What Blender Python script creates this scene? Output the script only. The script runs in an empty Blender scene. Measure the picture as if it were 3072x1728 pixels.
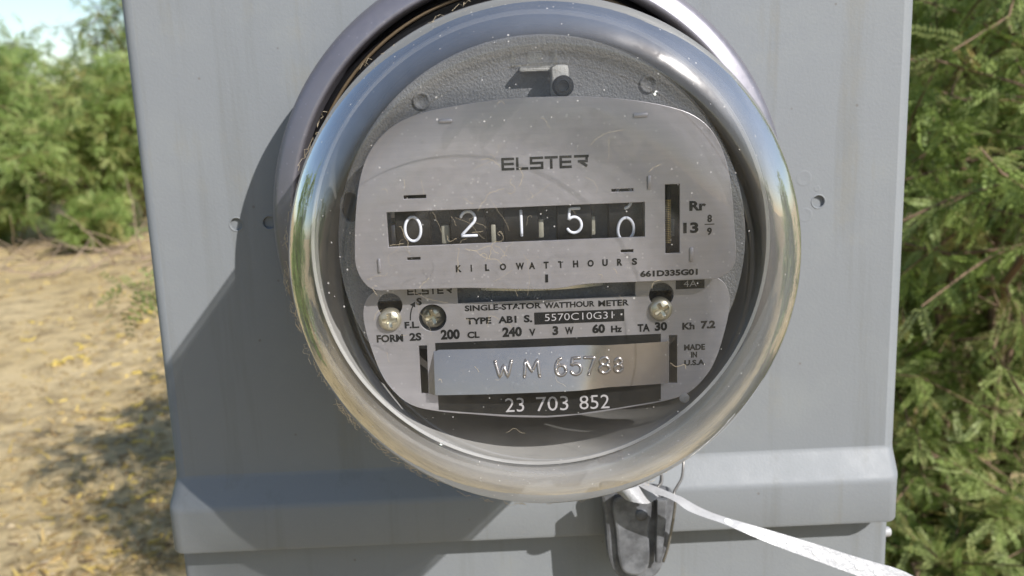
import bpy, bmesh, math, random
import numpy as np
from mathutils import Vector, Matrix
random.seed(7); rng = np.random.default_rng(11)
sc = bpy.context.scene
C = sc.collection
PI = math.pi
MM = 0.001
GZ = -1.40                      # ground height; origin = meter axis on the box face

# ------------------------------------------------------------------ camera
cd = bpy.data.cameras.new("camera"); cam = bpy.data.objects.new("camera", cd); C.objects.link(cam)
M3 = Matrix([[0.999035, 0.041203, -0.015221], [-0.023048, 0.196756, -0.980182], [-0.037392, 0.979586, 0.197516]])
cam.matrix_world = Matrix.Translation([-0.01296, -0.3534, 0.04144]) @ M3.to_4x4()
cd.sensor_width = 36; cd.lens = 32.503; cd.clip_start = 0.01; cd.clip_end = 2000
cd.dof.use_dof = True; cd.dof.focus_distance = 0.262; cd.dof.aperture_fstop = 24
sc.camera = cam

# ------------------------------------------------------------------ world, sun, exposure
S = Vector((0.88, -1.0, 0.94)).normalized()          # towards the sun
w = bpy.data.worlds.new("World"); sc.world = w; w.use_nodes = True
nt = w.node_tree; bg = nt.nodes["Background"]
sky = nt.nodes.new("ShaderNodeTexSky"); sky.sky_type = 'NISHITA'; sky.sun_disc = False
sky.sun_elevation = math.asin(S.z); sky.sun_rotation = math.atan2(S.x, S.y)
sky.dust_density = 0.7; sky.altitude = 50
nt.links.new(sky.outputs[0], bg.inputs[0]); bg.inputs[1].default_value = 0.095
sd = bpy.data.lights.new("sun", 'SUN'); sd.energy = 3.9; sd.angle = math.radians(0.5); sd.color = (1.0, 0.965, 0.915)
so = bpy.data.objects.new("sun", sd); C.objects.link(so)
so.rotation_euler = S.to_track_quat('Z', 'Y').to_euler(); so.location = (2, -3, 3)
vs = sc.view_settings; vs.view_transform = 'Standard'; vs.look = 'None'; vs.exposure = 0.75; vs.gamma = 1.0
vs.use_curve_mapping = False
sc.cycles.max_bounces = 10; sc.cycles.transparent_max_bounces = 24
sc.cycles.sample_clamp_indirect = 6.0

# ------------------------------------------------------------------ node helpers
class NT:
    def __init__(s, name):
        s.m = bpy.data.materials.new(name); s.m.use_nodes = True; s.t = s.m.node_tree
        s.b = s.t.nodes["Principled BSDF"]; s.out = s.t.nodes["Material Output"]
        s.tc = s.n("ShaderNodeTexCoord")
    def n(s, ty, **kw):
        o = s.t.nodes.new(ty)
        for k, v in kw.items(): setattr(o, k, v)
        return o
    def put(s, sock, v):
        if hasattr(v, 'node'): s.t.links.new(v, sock)
        else: sock.default_value = v
    def noise(s, scale, detail=4, rough=.55, stretch=None, dist=0):
        o = s.n("ShaderNodeTexNoise"); o.inputs['Scale'].default_value = scale
        o.inputs['Detail'].default_value = detail; o.inputs['Roughness'].default_value = rough
        o.inputs['Distortion'].default_value = dist
        v = s.tc.outputs['Object']
        if stretch:
            mp = s.n("ShaderNodeMapping"); mp.inputs['Scale'].default_value = stretch
            s.t.links.new(v, mp.inputs[0]); v = mp.outputs[0]
        s.t.links.new(v, o.inputs['Vector']); return o.outputs[0]
    def voro(s, scale, rand=1.0):
        o = s.n("ShaderNodeTexVoronoi"); o.inputs['Scale'].default_value = scale
        o.inputs['Randomness'].default_value = rand
        s.t.links.new(s.tc.outputs['Object'], o.inputs['Vector']); return o.outputs['Distance'], o.outputs['Color']
    def math(s, op, a, b=0.0, c=None, clamp=False):
        o = s.n("ShaderNodeMath", operation=op, use_clamp=clamp); s.put(o.inputs[0], a); s.put(o.inputs[1], b)
        if c is not None: s.put(o.inputs[2], c)
        return o.outputs[0]
    def rng(s, v, a, b, c=0.0, d=1.0):
        o = s.n("ShaderNodeMapRange"); s.put(o.inputs[0], v)
        for i, k in enumerate((a, b, c, d)): o.inputs[i+1].default_value = k
        return o.outputs[0]
    def mix(s, f, a, b, mode='MIX'):
        o = s.n("ShaderNodeMix", data_type='RGBA', blend_type=mode)
        s.put(o.inputs[0], f); s.put(o.inputs[6], a if hasattr(a, 'node') else (*a[:3], 1))
        s.put(o.inputs[7], b if hasattr(b, 'node') else (*b[:3], 1)); return o.outputs[2]
    def ramp(s, f, stops):
        o = s.n("ShaderNodeValToRGB"); s.put(o.inputs[0], f)
        e = o.color_ramp.elements
        while len(e) < len(stops): e.new(0.5)
        for q, (p, c) in zip(e, stops): q.position = p; q.color = (*c[:3], 1)
        return o.outputs[0]
    def bump(s, h, st=.3, d=.001):
        o = s.n("ShaderNodeBump"); o.inputs['Strength'].default_value = st; o.inputs['Distance'].default_value = d
        s.t.links.new(h, o.inputs['Height']); return o.outputs[0]
    def set(s, **kw):
        nm = dict(color='Base Color', rough='Roughness', metal='Metallic', normal='Normal', spec='Specular IOR Level', trans='Transmission Weight', coat='Coat Weight')
        for k, v in kw.items():
            if k == 'color' and not hasattr(v, 'node'): v = (*v, 1)
            s.put(s.b.inputs[nm[k]], v)
        return s.m

def simple(name, col, rough=.5, metal=0.0, var=.12, scale=300, bump=0.0, spec=.5):
    t = NT(name); n = t.noise(scale)
    c = t.mix(n, [x*(1-var) for x in col], [min(1, x*(1+var)) for x in col])
    kw = dict(color=c, rough=t.rng(n, 0, 1, rough*.85, min(1, rough*1.15)), metal=metal, spec=spec)
    if bump: kw['normal'] = t.bump(t.noise(scale*2), bump, .0004)
    return t.set(**kw)

def m_paint():
    t = NT("grey_enamel_paint")
    big = t.noise(9, 5); streak = t.noise(34, 5, .65, (3.2, 3.2, .16)); fine = t.noise(900, 2); blot = t.noise(28, 6, .7)
    c = t.mix(big, (.172, .184, .198), (.194, .204, .217))
    c = t.mix(t.rng(blot, .52, .72, 0, .45), c, (.215, .228, .230))
    c = t.mix(t.rng(streak, .56, .74, 0, .42), c, (.130, .134, .128))
    c = t.mix(t.rng(t.math('MULTIPLY', streak, blot), .33, .42, 0, .25), c, (.20, .185, .155))
    v, vc = t.voro(75); c = t.mix(t.rng(v, .05, .03, 0, .5), c, (.09, .07, .05))
    v2, _ = t.voro(240); c = t.mix(t.rng(v2, .09, .05, 0, .25), c, (.26, .25, .23))
    c = t.mix(t.rng(t.noise(1500, 2), .3, .7, 0, .14), c, (.21, .23, .245))
    h = t.math('ADD', fine, t.math('MULTIPLY', t.noise(55, 3), .8))
    return t.set(color=c, rough=t.rng(blot, .3, .75, .46, .68), spec=.38, normal=t.bump(h, .14, .0005))

def m_alu(name, col, rough, metal, brush=(40, 40, 900)):
    t = NT(name); br = t.noise(1, 4, .6, brush); sp = t.noise(420, 3)
    c = t.mix(br, [x*.86 for x in col], [x*1.1 for x in col])
    v, _ = t.voro(420); c = t.mix(t.rng(v, .16, .10, 0, .5), c, [x*1.5 for x in col])
    return t.set(color=c, rough=t.rng(sp, .25, .75, rough*.8, rough*1.2), metal=metal, normal=t.bump(br, .05, .0003))

def m_glass():
    t = NT("dusty_clear_cover"); t.t.nodes.remove(t.b)
    geo = t.n("ShaderNodeNewGeometry")
    dt = t.n("ShaderNodeVectorMath", operation='DOT_PRODUCT')
    t.t.links.new(geo.outputs['Normal'], dt.inputs[0]); t.t.links.new(geo.outputs['Incoming'], dt.inputs[1])
    cs = t.math('ABSOLUTE', dt.outputs['Value'])
    xyz = t.n("ShaderNodeSeparateXYZ"); t.t.links.new(t.tc.outputs['Object'], xyz.inputs[0])
    rad = t.math('SQRT', t.math('ADD', t.math('POWER', xyz.outputs[0], 2.0), t.math('POWER', xyz.outputs[2], 2.0)))
    side = t.rng(rad, .0520, .0600)                       # thick moulded side wall and rounded shoulder
    shoulder = t.math('MULTIPLY', t.rng(rad, .0560, .0625), t.rng(xyz.outputs[1], -.1105, -.1165))
    lens = t.rng(rad, .030, .054)
    f = t.math('POWER', t.math('SUBTRACT', 1.0, cs, clamp=True), 4.0)
    f0 = t.math('ADD', t.math('ADD', .022, t.math('MULTIPLY', side, .03)), t.math('ADD', t.math('MULTIPLY', shoulder, .62), t.math('MULTIPLY', lens, .012)))
    fr = t.math('ADD', t.math('MULTIPLY', f, .50), f0, clamp=True)
    gl = t.n("ShaderNodeBsdfGlossy"); gl.inputs['Roughness'].default_value = .012
    cmb = t.n("ShaderNodeCombineXYZ"); t.put(cmb.inputs[0], rad); t.put(cmb.inputs[1], xyz.outputs[1]); t.put(cmb.inputs[2], t.math('MULTIPLY', t.math('ARCTAN2', xyz.outputs[2], xyz.outputs[0]), .0035))
    rn = t.n("ShaderNodeTexNoise"); rn.inputs['Scale'].default_value = 520; rn.inputs['Detail'].default_value = 4; t.t.links.new(cmb.outputs[0], rn.inputs['Vector'])
    wav = t.math('ADD', t.noise(22, 2), t.math('MULTIPLY', rn.outputs[0], t.math('MULTIPLY', side, .17))); t.put(gl.inputs['Normal'], t.bump(wav, .08, .002))
    tr = t.n("ShaderNodeBsdfTransparent"); t.put(tr.inputs[0], t.mix(t.rng(xyz.outputs[1], -.106, -.098), (.96, .96, .955), (.72, .72, .71)))
    mx = t.n("ShaderNodeMixShader"); t.put(mx.inputs[0], fr); t.t.links.new(tr.outputs[0], mx.inputs[1]); t.t.links.new(gl.outputs[0], mx.inputs[2])
    n0 = t.rng(t.noise(48, 5, .7), .42, .62)
    # broad sheen of the dusty film on the shoulder
    g2 = t.n("ShaderNodeBsdfGlossy"); g2.inputs['Roughness'].default_value = .21
    m1 = t.n("ShaderNodeMixShader"); t.put(m1.inputs[0], t.math('MULTIPLY', t.math('MULTIPLY', shoulder, n0), .20)); t.t.links.new(mx.outputs[0], m1.inputs[1]); t.t.links.new(g2.outputs[0], m1.inputs[2]); mx = m1
    # pale arc painted into the film in place of the sun's caustic
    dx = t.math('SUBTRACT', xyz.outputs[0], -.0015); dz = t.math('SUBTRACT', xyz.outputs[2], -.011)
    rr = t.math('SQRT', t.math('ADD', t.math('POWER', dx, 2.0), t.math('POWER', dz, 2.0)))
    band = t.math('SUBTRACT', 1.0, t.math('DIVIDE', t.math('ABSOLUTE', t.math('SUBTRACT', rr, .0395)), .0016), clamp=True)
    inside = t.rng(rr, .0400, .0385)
    caustic_arc = t.math('MULTIPLY', t.rng(dz, .012, .026), t.math('ADD', t.math('MULTIPLY', band, .032), t.math('MULTIPLY', inside, .022)))
    # dust film, specks and scuffs; haze low down painted for the ground's reflection
    d1, c1 = t.voro(620); d2, c2 = t.voro(360); n1 = t.noise(35, 5); n2 = t.noise(260, 4); n3 = t.noise(14, 3)
    s1 = t.n("ShaderNodeSeparateColor"); t.t.links.new(c1, s1.inputs[0])
    size = t.n("ShaderNodeSeparateColor"); t.t.links.new(c2, size.inputs[0])
    sp1 = t.math('LESS_THAN', d1, t.math('MULTIPLY', t.math('POWER', s1.outputs[0], 2.5), t.rng(n1, .35, .75, .10, .20)))
    sp2 = t.math('LESS_THAN', d2, t.math('MULTIPLY', t.math('POWER', size.outputs[0], 10.0), .075))
    haze = t.math('ADD', t.rng(t.math('MULTIPLY', n1, n2), .12, .42, .001, .018), t.math('ADD', t.math('ADD', t.math('MULTIPLY', side, t.rng(n3, .3, .7, .03, .10)), t.math('ADD', t.math('MULTIPLY', lens, .02), t.math('MULTIPLY', t.rng(xyz.outputs[2], -.040, -.055), t.rng(n1, .3, .7, .08, .22)))), caustic_arc))
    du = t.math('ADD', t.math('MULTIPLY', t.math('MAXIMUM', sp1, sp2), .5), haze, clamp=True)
    df = t.n("ShaderNodeBsdfDiffuse"); df.inputs[0].default_value = (.60, .58, .56, 1)
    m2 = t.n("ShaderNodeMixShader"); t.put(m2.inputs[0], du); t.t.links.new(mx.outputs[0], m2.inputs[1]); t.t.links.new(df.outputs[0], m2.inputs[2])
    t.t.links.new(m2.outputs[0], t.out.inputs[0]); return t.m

def m_leaf(name, stops, transl=.35, rough=.5):
    t = NT(name); at = t.n("ShaderNodeAttribute", attribute_name="tone")
    oi = t.n("ShaderNodeObjectInfo")
    v = t.math('FRACT', t.math('ADD', at.outputs['Fac'], oi.outputs['Random']))
    c = t.ramp(v, stops)
    t.set(color=c, rough=rough, spec=.4)
    tl = t.n("ShaderNodeBsdfTranslucent"); t.t.links.new(c, tl.inputs[0])
    mx = t.n("ShaderNodeMixShader"); mx.inputs[0].default_value = transl
    t.t.links.new(t.b.outputs[0], mx.inputs[1]); t.t.links.new(tl.outputs[0], mx.inputs[2])
    t.t.links.new(mx.outputs[0], t.out.inputs[0]); return t.m

def m_sand():
    t = NT("sandy_soil"); a = t.noise(.9, 6); b = t.noise(6, 6, .65); f = t.noise(60, 5, .7); g = t.noise(400, 2)
    c = t.mix(t.rng(a, .3, .7), (.50, .375, .185), (.61, .48, .275))
    c = t.mix(t.rng(b, .47, .66, 0, .8), c, (.23, .17, .09))
    c = t.mix(t.rng(f, .5, .75, 0, .6), c, (.58, .47, .31))
    c = t.mix(t.rng(g, .55, .8, 0, .5), c, (.20, .13, .07))
    h = t.math('ADD', t.math('MULTIPLY', b, .6), t.math('MULTIPLY', f, .25))
    return t.set(color=c, rough=.95, spec=.1, normal=t.bump(h, .9, .06))

def m_galv():
    t = NT("weathered_galvanised_metal"); v, col = t.voro(260); n = t.noise(160, 5, .6)
    sc_ = t.n("ShaderNodeSeparateColor"); t.t.links.new(col, sc_.inputs[0])
    c = t.mix(t.rng(t.noise(130, 4, .65), .38, .62), (.085, .088, .096), (.17, .176, .19))
    c = t.mix(t.rng(n, .45, .7, 0, .6), c, (.07, .07, .078))
    return t.set(color=c, rough=.6, metal=.2, normal=t.bump(n, .2, .0004))

MAT = dict(
    paint=m_paint(), glass=m_glass(), sand=m_sand(), galv=m_galv(),
    ring=m_alu("dull_ring_aluminium", (.215, .206, .235), .42, .6, (60, 60, 60)),
    plate=m_alu("brushed_aluminium_plate", (.315, .302, .328), .40, .6),
    plate2=m_alu("nameplate_aluminium", (.295, .284, .302), .40, .55),
    tag=m_alu("polished_tag", (.30, .275, .265), .22, .75, (12, 40, 60)),
    rotor=m_alu("rotor_aluminium", (.62, .60, .58), .3, .8),
    casting=simple("grey_cast_frame", (.165, .168, .178), .62, .15, .25, 700, .9),
    castlt=simple("pale_cast_bracket", (.42, .42, .42), .6, .1, .2, 900, .8),
    black=simple("black_plastic", (.012, .012, .014), .4, 0, .3, 500),
    added_liner=simple("added_grey_liner_plastic", (.34, .335, .33), .35, 0, .12, 200),
    floor=simple("brown_grey_inner_floor", (.34, .30, .26), .6, 0, .2, 200),
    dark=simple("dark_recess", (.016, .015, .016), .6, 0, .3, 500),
    gasket=simple("tan_gasket", (.10, .07, .04), .6, 0, .3, 600),
    ink=simple("black_ink", (.008, .008, .008), .6, 0, .35, 3000, 0, .2),
    inklt=simple("pale_lettering", (.40, .38, .39), .5, .1, .15, 2000),
    digit=simple("white_digit_paint", (.62, .64, .72), .55, 0, .08, 2000),
    wheel=simple("black_number_wheel", (.008, .0075, .0075), .5, 0, .3, 700, 0, .25),
    screw=m_alu("zinc_screw", (.50, .46, .36), .32, .75, (300, 300, 300)),
    brass=simple("brass", (.60, .45, .20), .3, .8, .15, 500),
    pinion=simple("ivory_pinion", (.24, .23, .19), .45, .2, .15, 900),
    strap=simple("white_strap_plastic", (.36, .36, .37), .35, 0, .12, 240, .9),
    pad=simple("white_pad_print", (.80, .80, .80), .4, 0, .05, 500),
    wire=simple("seal_wire", (.22, .21, .20), .4, .7, .2, 900),
    fibre=simple("pale_fibre", (.40, .33, .23), .8, 0, .2, 900),
    spot=simple("dark_smudge", (.05, .05, .05), .6, 0, .3, 900),
    bark=simple("brown_bark", (.16, .105, .065), .9, 0, .35, 60, .6),
    twig=simple("grey_brown_twig", (.27, .20, .14), .9, 0, .35, 60, .4),
    rock=simple("pale_stone", (.36, .29, .19), .9, 0, .45, 3, .3),
    pod=simple("yellow_pod", (.62, .47, .10), .5, 0, .3, 60, .3),
    leafR=m_leaf("sage_green_leaf", [(0, (.13, .19, .04)), (.35, (.22, .295, .07)), (.65, (.295, .38, .115)), (.88, (.37, .43, .17)), (1, (.34, .27, .09))], .4),
    leafL=m_leaf("bright_green_leaf", [(0, (.17, .25, .07)), (.35, (.29, .39, .11)), (.7, (.39, .50, .18)), (.92, (.48, .51, .20)), (1, (.44, .36, .15))], .55),
    litter=m_leaf("dry_leaf_litter", [(0, (.20, .13, .06)), (.35, (.36, .25, .10)), (.6, (.50, .38, .18)), (.8, (.55, .40, .09)), (1, (.12, .08, .05))], .1, .8),
)

# ------------------------------------------------------------------ object helpers
def tag(o, label=None, cat=None, group=None, kind=None):
    if label: o['label'] = label
    if cat: o['category'] = cat
    if group: o['group'] = group
    if kind: o['kind'] = kind
    return o
def thing(name, label, cat, loc=(0, 0, 0), group=None):
    o = bpy.data.objects.new(name, None); C.objects.link(o); o.location = loc; o.empty_display_size = .02
    return tag(o, label, cat, group)
def wloc(o):
    v = Vector((0, 0, 0))
    while o is not None: v += o.location; o = o.parent
    return v
def mobj(name, verts, faces, mat, parent=None, smooth=False, scale=1.0, label=None, kind=None):
    me = bpy.data.meshes.new(name)
    off = wloc(parent)
    me.from_pydata([(x*scale-off.x, y*scale-off.y, z*scale-off.z) for x, y, z in verts], [], faces)
    me.materials.append(MAT[mat] if isinstance(mat, str) else mat)
    if smooth: me.polygons.foreach_set('use_smooth', [True]*len(me.polygons))
    me.update()
    o = bpy.data.objects.new(name, me); C.objects.link(o); o.parent = parent
    return tag(o, label, kind=kind)
class G:
    """collects shapes in millimetres; (x, h, z): h = height above the box face towards the viewer"""
    def __init__(s): s.v = []; s.f = []
    def add(s, vs_, fs): n = len(s.v); s.v += vs_; s.f += [tuple(i+n for i in f) for f in fs]; return s
    def box(s, x0, x1, h0, h1, z0, z1, b=0.0):
        if b <= 0:
            vs_ = [(x, -h, z) for z in (z0, z1) for h in (h0, h1) for x in (x0, x1)]
            return s.add(vs_, [(0,1,3,2)[::-1], (4,5,7,6), (0,1,5,4)[::1], (2,3,7,6)[::-1], (0,2,6,4)[::-1], (1,3,7,5)])
        bm = bmesh.new(); bmesh.ops.create_cube(bm, size=1)
        for q in bm.verts: q.co = Vector(((x0+x1)/2+q.co.x*(x1-x0), -(h0+h1)/2+q.co.y*(h1-h0), (z0+z1)/2+q.co.z*(z1-z0)))
        bmesh.ops.bevel(bm, geom=bm.edges[:], offset=b, segments=2, affect='EDGES', profile=.6)
        bm.verts.index_update(); r = s.add([tuple(q.co) for q in bm.verts], [tuple(q.index for q in f.verts) for f in bm.faces]); bm.free(); return r
    def lathe(s, prof, cx=0, cz=0, n=96, close=False):
        """prof: (r, h) pairs around the axis normal to the box face"""
        base = len(s.v); k = len(prof)
        for i in range(n):
            a = 2*PI*i/n; ca, sa = math.cos(a), math.sin(a)
            s.v += [(cx+r*ca, -h, cz+r*sa) for r, h in prof]
        for i in range(n):
            j = (i+1) % n
            for q in range(k-1): s.f.append((base+i*k+q, base+j*k+q, base+j*k+q+1, base+i*k+q+1))
        return s
    def tube(s, pts, r, n=6, cap=True):
        pts = [Vector(p) for p in pts]; base = len(s.v); m = len(pts)
        rs = r if hasattr(r, '__len__') else [r]*m
        up = Vector((0, 0, 1)); prev = None
        for i, p in enumerate(pts):
            d = (pts[min(i+1, m-1)]-pts[max(i-1, 0)]).normalized()
            if prev is None: u = d.orthogonal().normalized()
            else:
                u = prev-d*prev.dot(d); u = u.normalized() if u.length > 1e-9 else d.orthogonal().normalized()
            prev = u; v = d.cross(u)
            s.v += [tuple(p+(u*math.cos(2*PI*j/n)+v*math.sin(2*PI*j/n))*rs[i]) for j in range(n)]
        for i in range(m-1):
            for j in range(n):
                k = (j+1) % n; s.f.append((base+i*n+j, base+i*n+k, base+(i+1)*n+k, base+(i+1)*n+j))
        if cap: s.f.append(tuple(base+j for j in range(n))[::-1]); s.f.append(tuple(base+(m-1)*n+j for j in range(n)))
        return s
    def sphere(s, c, r, n=8):
        prof = [(max(1e-4, r*math.sin(PI*i/n)), -r*math.cos(PI*i/n)) for i in range(n+1)]
        b = len(s.v); s.lathe(prof, 0, 0, n*2)
        for i in range(b, len(s.v)): x, y, z = s.v[i]; s.v[i] = (x+c[0], y+c[1], z+c[2])
        return s
    def obj(s, name, mat, parent=None, smooth=False, scale=MM, **kw):
        return mobj(name, s.v, s.f, mat, parent, smooth, scale, **kw)

def smooth_by_angle(o, ang=35):
    bm = bmesh.new(); bm.from_mesh(o.data)
    bmesh.ops.recalc_face_normals(bm, faces=bm.faces)
    for f in bm.faces: f.smooth = True
    for e in bm.edges:
        if len(e.link_faces) == 2 and e.calc_face_angle(0) > math.radians(ang): e.smooth = False
    bm.to_mesh(o.data); bm.free(); return o

def circle(cx, cz, r, n=40): return [(cx+r*math.cos(2*PI*i/n), cz+r*math.sin(2*PI*i/n)) for i in range(n)]
def rect(a, b):
    (x0, z0), (x1, z1) = a, b; return [(x0, z0), (x1, z0), (x1, z1), (x0, z1)]
def spline(pts, n=5, closed=True):
    out = []; m = len(pts)
    for i in range(m if closed else m-1):
        p0, p1, p2, p3 = [Vector(pts[k % m] if closed else pts[min(max(k, 0), m-1)]) for k in (i-1, i, i+1, i+2)]
        for j in range(n):
            t = j/n
            out.append(tuple(.5*((2*p1)+(-p0+p2)*t+(2*p0-5*p1+4*p2-p3)*t*t+(-p0+3*p1-3*p2+p3)*t**3)))
    if not closed: out.append(tuple(pts[-1]))
    return out

def sheet(name, loops, h, thick, mat, parent, bevel=0.0, **kw):
    """a flat plate cut to the loops (outline first, then holes), front face at height h"""
    cu = bpy.data.curves.new(name, 'CURVE'); cu.dimensions = '2D'; cu.fill_mode = 'BOTH'
    cu.extrude = max(0.0, thick/2-bevel); cu.bevel_depth = bevel; cu.bevel_resolution = 1; cu.offset = -bevel
    for lp in loops:
        sp = cu.splines.new('POLY'); sp.points.add(len(lp)-1); sp.use_cyclic_u = True
        for q, (x, z) in zip(sp.points, lp): q.co = (x, z, 0, 1)
    tmp = bpy.data.objects.new("tmp", cu); C.objects.link(tmp)
    me = bpy.data.meshes.new_from_object(tmp.evaluated_get(bpy.context.evaluated_depsgraph_get()))
    vs_ = [(v.co.x, -(h-thick/2+v.co.z), v.co.y) for v in me.vertices]
    fs = [tuple(p.vertices) for p in me.polygons]
    bpy.data.objects.remove(tmp); bpy.data.curves.remove(cu); bpy.data.meshes.remove(me)
    o = mobj(name, vs_, fs, mat, parent, False, MM, **kw)
    return smooth_by_angle(o, 40)

def glyphs(body, bold=0.0, extrude=.02):
    cu = bpy.data.curves.new("tmp", 'FONT'); cu.body = body; cu.extrude = extrude; cu.offset = bold; cu.resolution_u = 3
    tmp = bpy.data.objects.new("tmp", cu); C.objects.link(tmp)
    me = bpy.data.meshes.new_from_object(tmp.evaluated_get(bpy.context.evaluated_depsgraph_get()))
    vs_ = [tuple(v.co) for v in me.vertices]; fs = [tuple(p.vertices) for p in me.polygons]
    bpy.data.objects.remove(tmp); bpy.data.curves.remove(cu); bpy.data.meshes.remove(me)
    return vs_, fs
def text_into(g, body, x0, x1, z0, z1, h, bold=.012, t=.08):
    vs_, fs = glyphs(body, bold)
    xs = [v[0] for v in vs_]; ys = [v[1] for v in vs_]; a, b, c, d = min(xs), max(xs), min(ys), max(ys)
    if body in ("Rr", "Hz", "Kh", "23", "703", "852", "200", "240", "60", "30"): pass
    g.add([(x0+(x-a)/(b-a)*(x1-x0), -(h+(t/2 if z > 0 else -t/2)), z0+(y-c)/(d-c)*(z1-z0)) for x, y, z in vs_], fs)
def lettering(parent, h, rows, mat='ink', bold=.012, label=None):
    if mat == 'ink': bold += .024
    for row in rows:
        g = G(); text_into(g, *row, h, bold); g.obj('lettering', mat, parent, label=label)

# stroke font for wheel digits and stamped characters (unit box 0..1 x 0..1)
def arc(cx, cy, rx, ry, a0, a1, n=14): return [(cx+rx*math.cos(math.radians(a0+(a1-a0)*i/n)), cy+ry*math.sin(math.radians(a0+(a1-a0)*i/n))) for i in range(n+1)]
STR = {
 '0': [arc(.5, .5, .5, .5, 90, 450, 28)],
 '1': [[(.5, 1), (.5, 0)]],
 '2': [arc(.5, .72, .46, .28, 165, -35, 14)+[(.08, .06), (.05, 0), (1, 0)]],
 '5': [[(.85, 1), (.2, 1), (.1, .56)]+arc(.47, .33, .5, .33, 135, -150, 18)],
 '9': [arc(.5, .68, .45, .32, 0, 360, 20), arc(.4, .5, .55, .5, 20, -80, 10)],
 '6': [arc(.5, .31, .45, .31, 0, 360, 20), arc(.62, .42, .58, .58, 185, 100, 10)],
 '7': [[(0, 1), (1, 1), (.35, 0)]],
 '8': [arc(.5, .76, .38, .24, 0, 360, 18), arc(.5, .26, .46, .26, 0, 360, 18)],
 'W': [[(0, 1), (.25, 0), (.5, .75), (.75, 0), (1, 1)]],
 'M': [[(0, 0), (.1, 1), (.5, .3), (.9, 1), (1, 0)]],
}

def dense(st, k=6):
    out = []
    for (a, b), (c, d) in zip(st, st[1:]):
        m = max(1, int(math.hypot(c-a, d-b)*k)+1)
        out += [(a+(c-a)*i/m, b+(d-b)*i/m) for i in range(m)]
    return out+[st[-1]]
STR = {k: [dense(s_) for s_ in v] for k, v in STR.items()}

# ================================================================== SETTING
# ground
def hgt(x, y):
    return GZ + .05*math.sin(x*.9+1.3)*math.sin(y*.7) + .03*math.sin(2.3*x+y) * (1 if y > 1 else .3)
n = 140
xs = np.sign(np.linspace(-1, 1, n))*np.abs(np.linspace(-1, 1, n))**3.2*400
gv = [(x, y+2, hgt(x, y+2) if abs(x) < 40 and abs(y) < 40 else GZ) for y in xs for x in xs]
gf = [(j*n+i, j*n+i+1, (j+1)*n+i+1, (j+1)*n+i) for j in range(n-1) for i in range(n-1)]
tag(mobj('ground', gv, gf, 'sand', None, True), kind='structure')

# ================================================================== METER BOX
box = thing('meter_box', 'grey painted steel meter box with a stepped cover behind the round glass meter', 'meter box', (0, .06, GZ))
def row(hw, h, z, back=118, r=4.8, k=5, ox=0.0):
    """U-shaped path round the cover: left back, left bend, front, right bend, right back"""
    p = [(-hw, -(-back), z), (-hw, -(h-r), z)]
    p += [(-hw+r-r*math.cos(PI/2*i/k), -(h-r+r*math.sin(PI/2*i/k)), z) for i in range(1, k+1)]
    return [(x+ox, y, zz) for x, y, zz in p+[(-x, y, zz) for x, y, zz in p[::-1]]]
def loft(rows):
    m = len(rows[0]); v = [q for r_ in rows for q in r_]
    f = [(i*m+j, i*m+j+1, (i+1)*m+j+1, (i+1)*m+j) for i in range(len(rows)-1) for j in range(m-1)]
    return v, f, m
FH = 9.0
rows = [row(146.8, 0, 235), row(146.8, 0, -101.5), row(146.8, .7, -103.4, ox=-.2), row(146.8, FH-.9, -111.2, ox=-1.0), row(146.7, FH-.1, -112.8, ox=-1.1), row(146.6, FH, -114.2, ox=-1.2)]
rows += [row(146.6, FH, -129.8, ox=-1.2), row(146.3, FH-.5, -131.0, ox=-1.2), row(145.8, FH-1.4, -131.4, ox=-1.2), row(145.6, FH-8, -131.4, ox=-1.2)]
v, f, m = loft(rows)
front = m//2-1
f.remove((front, front+1, m+front+1, m+front))       # the flat front is the perforated sheet below
g = G().add(v, f)
# top flange of the cover
g.add([(-146.8, 118, 235), (146.8, 118, 235), (146.8, -0, 235), (-146.8, -0, 235)], [(0, 1, 2, 3)])
cover = smooth_by_angle(g.obj('cover', 'paint', box), 32)
holes = [(-111.79,-0.56), (-99.21,-0.42), (111.89,-0.80)]
fs_ = sheet('front_sheet', [rect((-142.0, -101.5), (142.0, 235))]+[circle(x, z, 2.35, 24) for x, z in holes], 0, 1.2, 'paint', cover)
for x, z in holes:
    g = G().lathe([(3.0, -.1), (2.75, .2), (2.45, .16), (2.3, -.15), (2.3, -2.2)], x, z, 28)
    smooth_by_angle(g.obj('hole_rim', 'paint', cover), 60)
    g = G().lathe([(2.34, -1.25), (1.2, -1.2), (.01, -1.2)], x, z, 24); g.obj('plug', 'paint', cover, True)
for (x, z), r_ in (((106.10,8.40), 2.9), ((106.98,-5.77), 2.6), ((111.23,4.24), 1.1)):
    g = G().lathe([(r_+.35, -.02), (r_, .05), (r_-.5, .04), (r_-.8, .02), (.01, .02)], x, z, 28); g.obj('stamped_mark', 'paint', cover, True)
# lower housing, down to the ground
PH = -4.0
lrows = [row(147.8, PH, -120, 112, 3.0, ox=-.8), row(147.8, PH, -1400, 112, 3.0, ox=-.8)]
v, f, m = loft(lrows); g = G().add(v, f)
g.add([(-148.5, 112, -120), (146.9, 112, -120), (146.9, 112, -1400), (-148.5, 112, -1400)], [(0, 1, 2, 3)])
smooth_by_angle(g.obj('lower_panel', 'paint', box), 32)
g = G().add([(-146.8, 117.5, -131), (146.8, 117.5, -131), (146.8, 117.5, 235), (-146.8, 117.5, 235)], [(0, 1, 2, 3)]); g.obj('back_plate', 'paint', box)
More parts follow.
